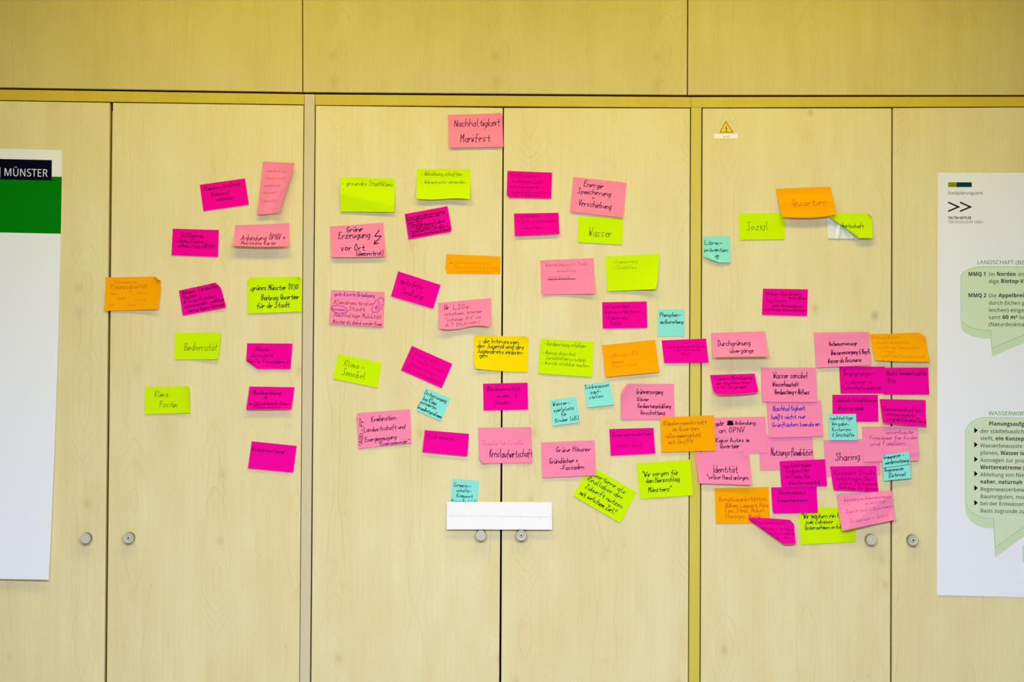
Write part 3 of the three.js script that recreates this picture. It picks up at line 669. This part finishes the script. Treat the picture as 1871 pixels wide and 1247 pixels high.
note('M', [1424.1, 843.1, 1506.7, 839.3, 1510.5, 888.2, 1427, 889.8], 'magenta note reading nachhaltiges Einkaufen, Platz für Wochenmarkt', `
nachhaltiges|5|58|12|7
Einkaufen|10|53|21|7
-> Platz für|6|54|32|7
Wochenmarkt|14|71|43|7`, { pen: 1.2, layer: 4, b: 1.5 });
note('M', [1516.1, 852.8, 1600.6, 851.6, 1603.9, 898.8, 1522.4, 896], 'magenta note reading Essbare Stadt with dense lines below', `
Essbare Stadt|6|82|15|7
.Nutzpflanzen (Obst-|8|82|25|6
bäume, Sträucher)|13|84|33|6
.BioAnbau für diverse|9|86|41|6
Vereine|60|84|46|4`, { ink: '#6a002c', pen: 1.1, layer: 2, b: 5 });
note('T', [1610.4, 831.4, 1659.4, 825.1, 1663.2, 873.6, 1612.9, 878.6], 'small teal note reading Grauwasser-wiedernutzung above a ruled line', `
Grauwasser -|2|40|8|7
wiedernutzung|5|48|18|7
~|1 24|25 23.6|49 23||#06202c|0.8
Regenwasser|3|38|31|6
(Zisterne)|9|40|42|7`, { pen: 1.4, layer: 9, b: 2 });
note('O', [1305.4, 892.5, 1404.6, 890.2, 1406.2, 956, 1308.1, 957.1], 'orange note reading Kreativwerkstätten, Theater, Musik', `
Kreativwerkstätten|8|95|25|9
Nähen, Lampart, Holz|19|98|36|8
Ton, Stein, Möbel|17|90|45|8
Theater, Musik|17|84|56|8`, { ink: '#d03c00', pen: 1.1, b: 2 });
note('M', [1367, 944.5, 1448.6, 950, 1452.5, 993, 1366.5, 992], 'magenta note curled diagonally below the orange Kreativwerkstätten note', `
Kulturlandschaft|5|66|11|6
Planung + Tierleben|24|80|22|6
Wasserbau Landweg|30|80|30|6
angenehm|38|74|38|5`, { ink: '#7c0030', pen: 0.9, layer: 5, b: 4, roll: [['bl', 68, 46, 5.5, -1, 's'], ['tr', 9, 10, 3, -1]] });

// ------------------------------------------------------------------ posters, card, sticker, strip, plastic bag
function printed(name, q, k, paint, label, category, o = {}) {
  const s = sheet(q, { b: 0, ...o }, 24, 40, o.thick || 0.0003);
  const A = [q[0], q[1]], ux = [(q[2] - q[0]) / s.wpx, (q[3] - q[1]) / s.wpx], uy = [(q[6] - q[0]) / s.hpx, (q[7] - q[1]) / s.hpx], D = ux[0] * uy[1] - ux[1] * uy[0];
  const loc = (x, y) => [((x - A[0]) * uy[1] - (y - A[1]) * uy[0]) / D, ((y - A[1]) * ux[0] - (x - A[0]) * ux[1]) / D];   // photo point -> point on the sheet
  const m = mesh(name, s.geo, new THREE.MeshPhysicalMaterial({ map: page(s.wpx, s.hpx, k, (g) => paint(g, s.wpx, s.hpx, loc)), roughness: o.rough ?? 0.7, specularIntensity: 0.08 }));
  m.position.copy(s.mid);
  return tag(m, label, category);
}
const poly = (g, pts) => { g.beginPath(); pts.forEach(([x, y], i) => (i ? g.lineTo(x, y) : g.moveTo(x, y))); g.closePath(); };
function type(g, loc, text, x0, x1, y, cap, color, bold) {            // printed type fitted between x0 and x1 on base line y
  g.save(); const [a, b] = loc(x0, y), w = x1 === null ? 0 : loc(x1, y)[0] - a; g.translate(a, b);
  g.font = `${bold ? 'bold ' : ''}${cap * 1.39}px sans-serif`; g.fillStyle = color; g.textBaseline = 'alphabetic';
  if (w) g.scale(w / g.measureText(text).width, 1);
  g.fillText(text, 0, 0); g.restore();
}
printed('poster', [-439, 261.4, 114, 274.6, 92.4, 1058.4, -461, 1053], 2.5, (g, w, h, loc) => {
  g.fillStyle = '#f2f2ee'; g.fillRect(0, 0, w, h);
  g.fillStyle = '#007c06'; const [, y0] = loc(110, 324), [, y1] = loc(110, 429); g.fillRect(0, y0, w, y1 - y0);
  const [bx, by] = loc(95, 293.2), [, by1] = loc(95, 330.7); g.fillStyle = '#02061e'; g.fillRect(bx - 240, by, 240, by1 - by);
  g.fillStyle = '#e8eaf0'; const [vx, vy] = loc(-0.6, 306); g.fillRect(vx, vy, 1.3, 19);
  type(g, loc, 'MÜNSTER', 6.3, 87.2, 322, 14, '#e4e6ea');
}, 'white poster with green band and dark blue MÜNSTER box at the left edge', 'poster', { side: 3, br: 14, r: 2, rough: 0.6 });
printed('poster', [1713, 315.7, 2266, 317, 2264, 1101, 1711.3, 1088.2], 2.5, (g, w, h, loc) => {
  g.fillStyle = '#f1f1ee'; g.fillRect(0, 0, w, h);
  const L = (pts) => pts.map(([x, y]) => loc(x, y));
  g.fillStyle = '#8f8a00'; poly(g, L([[1731.9, 333.5], [1747.6, 333.5], [1747.6, 342.1], [1731.9, 342.1]])); g.fill();
  g.fillStyle = '#003c4c'; poly(g, L([[1747.5, 333.5], [1775.1, 333.5], [1775.1, 342.1], [1747.5, 342.1]])); g.fill();
  type(g, loc, 'Stadtplanungsamt', 1731, 1795.6, 355.8, 5.6, '#3d5a68');
  g.strokeStyle = '#050510'; g.lineWidth = 2.5; g.lineJoin = 'miter';
  for (const x of [1731.9, 1753.5]) { const p = L([[x, 370], [x + 19.2, 378.3], [x, 386.5]]); g.beginPath(); g.moveTo(...p[0]); g.lineTo(...p[1]); g.lineTo(...p[2]); g.stroke(); }
  type(g, loc, 'FALTIN+SATTLER', 1731.8, 1774.2, 400.7, 4.7, '#14121c', true);
  type(g, loc, 'FSW DÜSSELDORF GMBH', 1731.8, 1795.6, 408.2, 4.7, '#85857f');
  const bubble = (x, top, rx, ry, side, bot, bx, tx, tipx, tipy, drop, right) => {
    const path = (d) => { g.beginPath(); g.moveTo(...loc(right, top)); g.lineTo(...loc(x + rx, top)); g.bezierCurveTo(...loc(x + rx * 0.45, top), ...loc(x, top + ry * 0.45), ...loc(x, top + ry)); g.lineTo(...loc(x, side + d)); g.bezierCurveTo(...loc(x + 2, side + d + (bot - side) * 0.55), ...loc(x + (bx - x) * 0.5, bot + d), ...loc(bx, bot + d)); g.lineTo(...loc(tx, bot + d)); g.lineTo(...loc(tipx, tipy + d)); };
    return path;
  };
  const draw = (path, drop, r, ry) => { for (const d of [drop, 0]) { path(d); g.lineTo(...loc(r, ry + d)); g.lineTo(...loc(r, ry - 160)); g.closePath(); g.fillStyle = d ? '#cfe2b4' : '#d6e6bc'; g.fill(); } path(0); g.lineTo(...loc(r, ry)); g.strokeStyle = '#7cbb62'; g.lineWidth = 0.6; g.stroke(); };
  draw(bubble(1755.2, 487, 44, 20, 583, 603.5, 1804, 1809.8, 1812, 636.2, 0, 1920), 15, 1920, 589.4);
  draw(bubble(1763.4, 762, 40, 30, 914.5, 945.9, 1805, 1815, 1817.7, 999.2, 0, 1920), 18, 1920, 924);
  g.strokeStyle = '#7cbb62'; g.lineWidth = 0.6; g.fillStyle = '#cfe2b4'; const [rx, ry] = loc(1868.7, 994); g.beginPath(); g.roundRect(rx, ry, 60, 32, 4); g.fill(); g.beginPath(); g.roundRect(rx, ry, 60, 25, 4); g.fillStyle = '#dbe8dc'; g.fill(); g.stroke();
  const T = (t, a, b, y, bold, c = '#15211a', cap = 7) => type(g, loc, t, a, b, y, cap, c, bold);
  T('LANDSCHAFT (BE', 1784.3, 1871.6, 482.3, false, '#4f9a1c', 7.4);
  T('MMQ 1', 1768.3, 1801.5, 504.2, true); T('Im', 1806, 1817.5, 504.2); T('Norden', 1820.5, 1856, 504.2, true); T('im', 1859.5, 1871, 504.2);
  T('dige', 1806, 1825, 517); T('Biotop-Ve', 1828, 1876, 517, true);
  T('MMQ 2', 1768.3, 1802, 543, true); T('Die', 1806, 1821, 543); T('Appelbrei', 1824, 1871, 543, true);
  T('durch Eichen g', 1806, 1872, 556.5); T('leichen) einge', 1806, 1871, 569.5); T('samt', 1806, 1828, 582.6); T('60 m²', 1831, 1859, 582.6, true); T('be', 1862, 1872.5, 582.6); T('(Naturdenkma', 1806, 1872, 595.7);
  T('WASSERWIRT', 1805.5, 1876, 757.4, false, '#4f9a1c', 7.4);
  T('Planungsaufg', 1806.4, 1871, 777, true); T('der städtebaulich', 1790.5, 1871, 790.4); T('stellt,', 1790.5, 1816, 803.5); T('ein Konzep', 1818.5, 1871, 803.5, true);
  T('Wasserbewusste', 1790.5, 1868, 816.9); T('planen,', 1790.5, 1825, 830); T('Wasser is', 1827.5, 1871, 830, true); T('Aussagen zur pos', 1790.5, 1871, 843);
  T('Wetterextreme', 1790.5, 1866, 856.4, true); T('(', 1868.5, 1871.5, 856.4); T('Ableitung von Nie', 1790.5, 1871, 869.6); T('naher, naturnah', 1790.5, 1868, 882.8, true);
  T('Regenwasserbew', 1790.5, 1871, 896.2); T('Baumrigolen, mu', 1790.5, 1871, 909.4); T('bei der Entwässer', 1790.5, 1871, 922.6); T('Basis zugrunde zu', 1790.5, 1872, 935.8);
  g.fillStyle = '#000'; for (const y of [786, 812, 838.6, 865, 891, 918]) { poly(g, L([[1779.8, y - 5], [1786.2, y], [1779.8, y + 5]])); g.fill(); }
}, 'large white poster with green speech bubbles of printed text, at the right edge', 'poster', { l: 2, rough: 0.6 });
// white card that stands on the two middle knobs and leans on the doors
{
  const q = [816.7, 917.3, 1008.2, 918.1, 1008.7, 967.3, 816.2, 966.8];
  printed('card', q, 5, (g, w, h) => {
    g.fillStyle = '#f5f3ee'; g.fillRect(0, 0, w, h); g.strokeStyle = '#b4b6cc'; g.fillStyle = '#8088c0'; g.lineWidth = 0.5; g.globalAlpha = 0.8;
    g.beginPath(); g.moveTo(3, 24.4); g.lineTo(189, 27); g.stroke();
    const ticks = [[6, '2020'], [13.5, '25'], [19.5, '30'], [25.5, '35'], [32.5, '40'], [39, '45'], [45.5, '50'], [51.5, '55'], [58, '60'], [64.5, '65'], [70.5, '70'], [103, '80'], [135, '90'], [168, '2100']];
    g.strokeStyle = '#6a74b8'; g.globalAlpha = 0.4;
    for (const [x, t] of ticks) { const y = 24.4 + x * 0.014; g.beginPath(); g.moveTo(x, y - 0.8); g.lineTo(x, y + 0.8); g.stroke(); write(g, t, x - 1.5, x + t.length * 1.6 - 1, y + 3.6, 1.8, 0.4); }
  }, 'long blank white card with a faint time line, standing on the two middle knobs', 'card', { layer: 2, b: 11, pow: 1, thick: 0.0006, rough: 0.85 });
}
// warning triangle and label strip
{
  const A = at(1325.8, 219.4), B = at(1313.2, 243.4), C = at(1341.7, 243), m = A.clone().add(B).add(C).multiplyScalar(1 / 3);
  const tri = (f, z0, z1, hole) => { const P = [A, B, C].map((p) => new THREE.Vector2((p.x - m.x) * f, (p.y - m.y) * f)), s = new THREE.Shape(P); if (hole) s.holes.push(new THREE.Path([A, C, B].map((p) => new THREE.Vector2((p.x - m.x) * hole, (p.y - m.y) * hole)))); const g = new THREE.ExtrudeGeometry(s, { depth: z1 - z0, bevelEnabled: false }); g.translate(0, 0, z0); return g; };
  const t = tag(put(new THREE.Group(), 'warning_sticker'), 'yellow warning triangle with a black lightning bolt, above a white label strip', 'sticker');
  t.position.set(m.x, m.y, 0);
  mesh('backing', tri(1, 0.0001, 0.0005), std(0xf8d400, 0.6), t);
  mesh('border', tri(0.88, 0.0005, 0.0006, 0.75), std(0x2c3a10, 0.6), t);
  const bolt = new THREE.Shape([[0.4, 6.2], [-2.6, -0.6], [0.2, 0], [-0.5, -4.2], [-1.5, -3.9], [0, -7], [1.5, -3.8], [0.5, -4], [2.2, 1.8], [-0.8, 1.1], [1.4, 6.4]].map((p) => new THREE.Vector2(p[0] * 0.0014, p[1] * 0.0014 + 0.0005)));
  const bg = new THREE.ExtrudeGeometry(bolt, { depth: 0.0001, bevelEnabled: false }); bg.translate(0, 0, 0.0005);
  mesh('lightning_bolt', bg, std(0x2c3a10, 0.6), t);
}
printed('label_strip', [1305.1, 244.9, 1347.6, 244.5, 1347.4, 252.8, 1305.1, 253.2], 8, (g, w, h) => {
  g.fillStyle = '#fbfbfa'; g.fillRect(0, 0, w, h); g.font = '5px sans-serif'; g.fillStyle = '#8a8878'; g.fillText('uv 03', 16, 6.2);
}, 'white label strip printed uv 03, under the yellow warning triangle', 'label', { thick: 0.0002 });
// clear zip bag taped under the curled lime note
{
  const q = [1512.6, 393, 1573, 392, 1572.6, 436.9, 1512, 436], s = sheet(q, { b: 2, layer: 0.2, roll: [], crease: [[24, 10, 18, 46, 2.2, 4], [32, 20, 48, 44, 1.6, 4], [40, 22, 58, 40, 1.5, 3], [28, 30, 38, 44, 1.8, 3], [50, 28, 44, 46, 1.5, 3]] }, 48, 36);
  const film = (c, tr) => new THREE.MeshPhysicalMaterial({ color: c, transmission: tr, thickness: 0, roughness: 0.22 });
  const t = tag(put(new THREE.Group(), 'zip_bag'), 'small clear plastic zip bag behind the curled lime note', 'plastic bag');
  t.position.copy(s.mid);
  mesh('bag_film', s.geo, new THREE.MeshPhysicalMaterial({ color: 0xf2f6ea, roughness: 0.25, transmission: 0.22, thickness: 0 }), t);
  for (const [a, b] of [[1512.3, 1515], [1519, 1521.8]]) {
    const e = sheet([a, 393, b, 393, b - 0.4, 436, a - 0.4, 436], { b: 2, layer: 0.9 }, 3, 12, 0.0008), z = mesh('zip_strip', e.geo, std(0xe8eadc, 0.35), t);
    z.position.copy(e.mid).sub(s.mid);
  }
}

renderer.render(scene, camera);
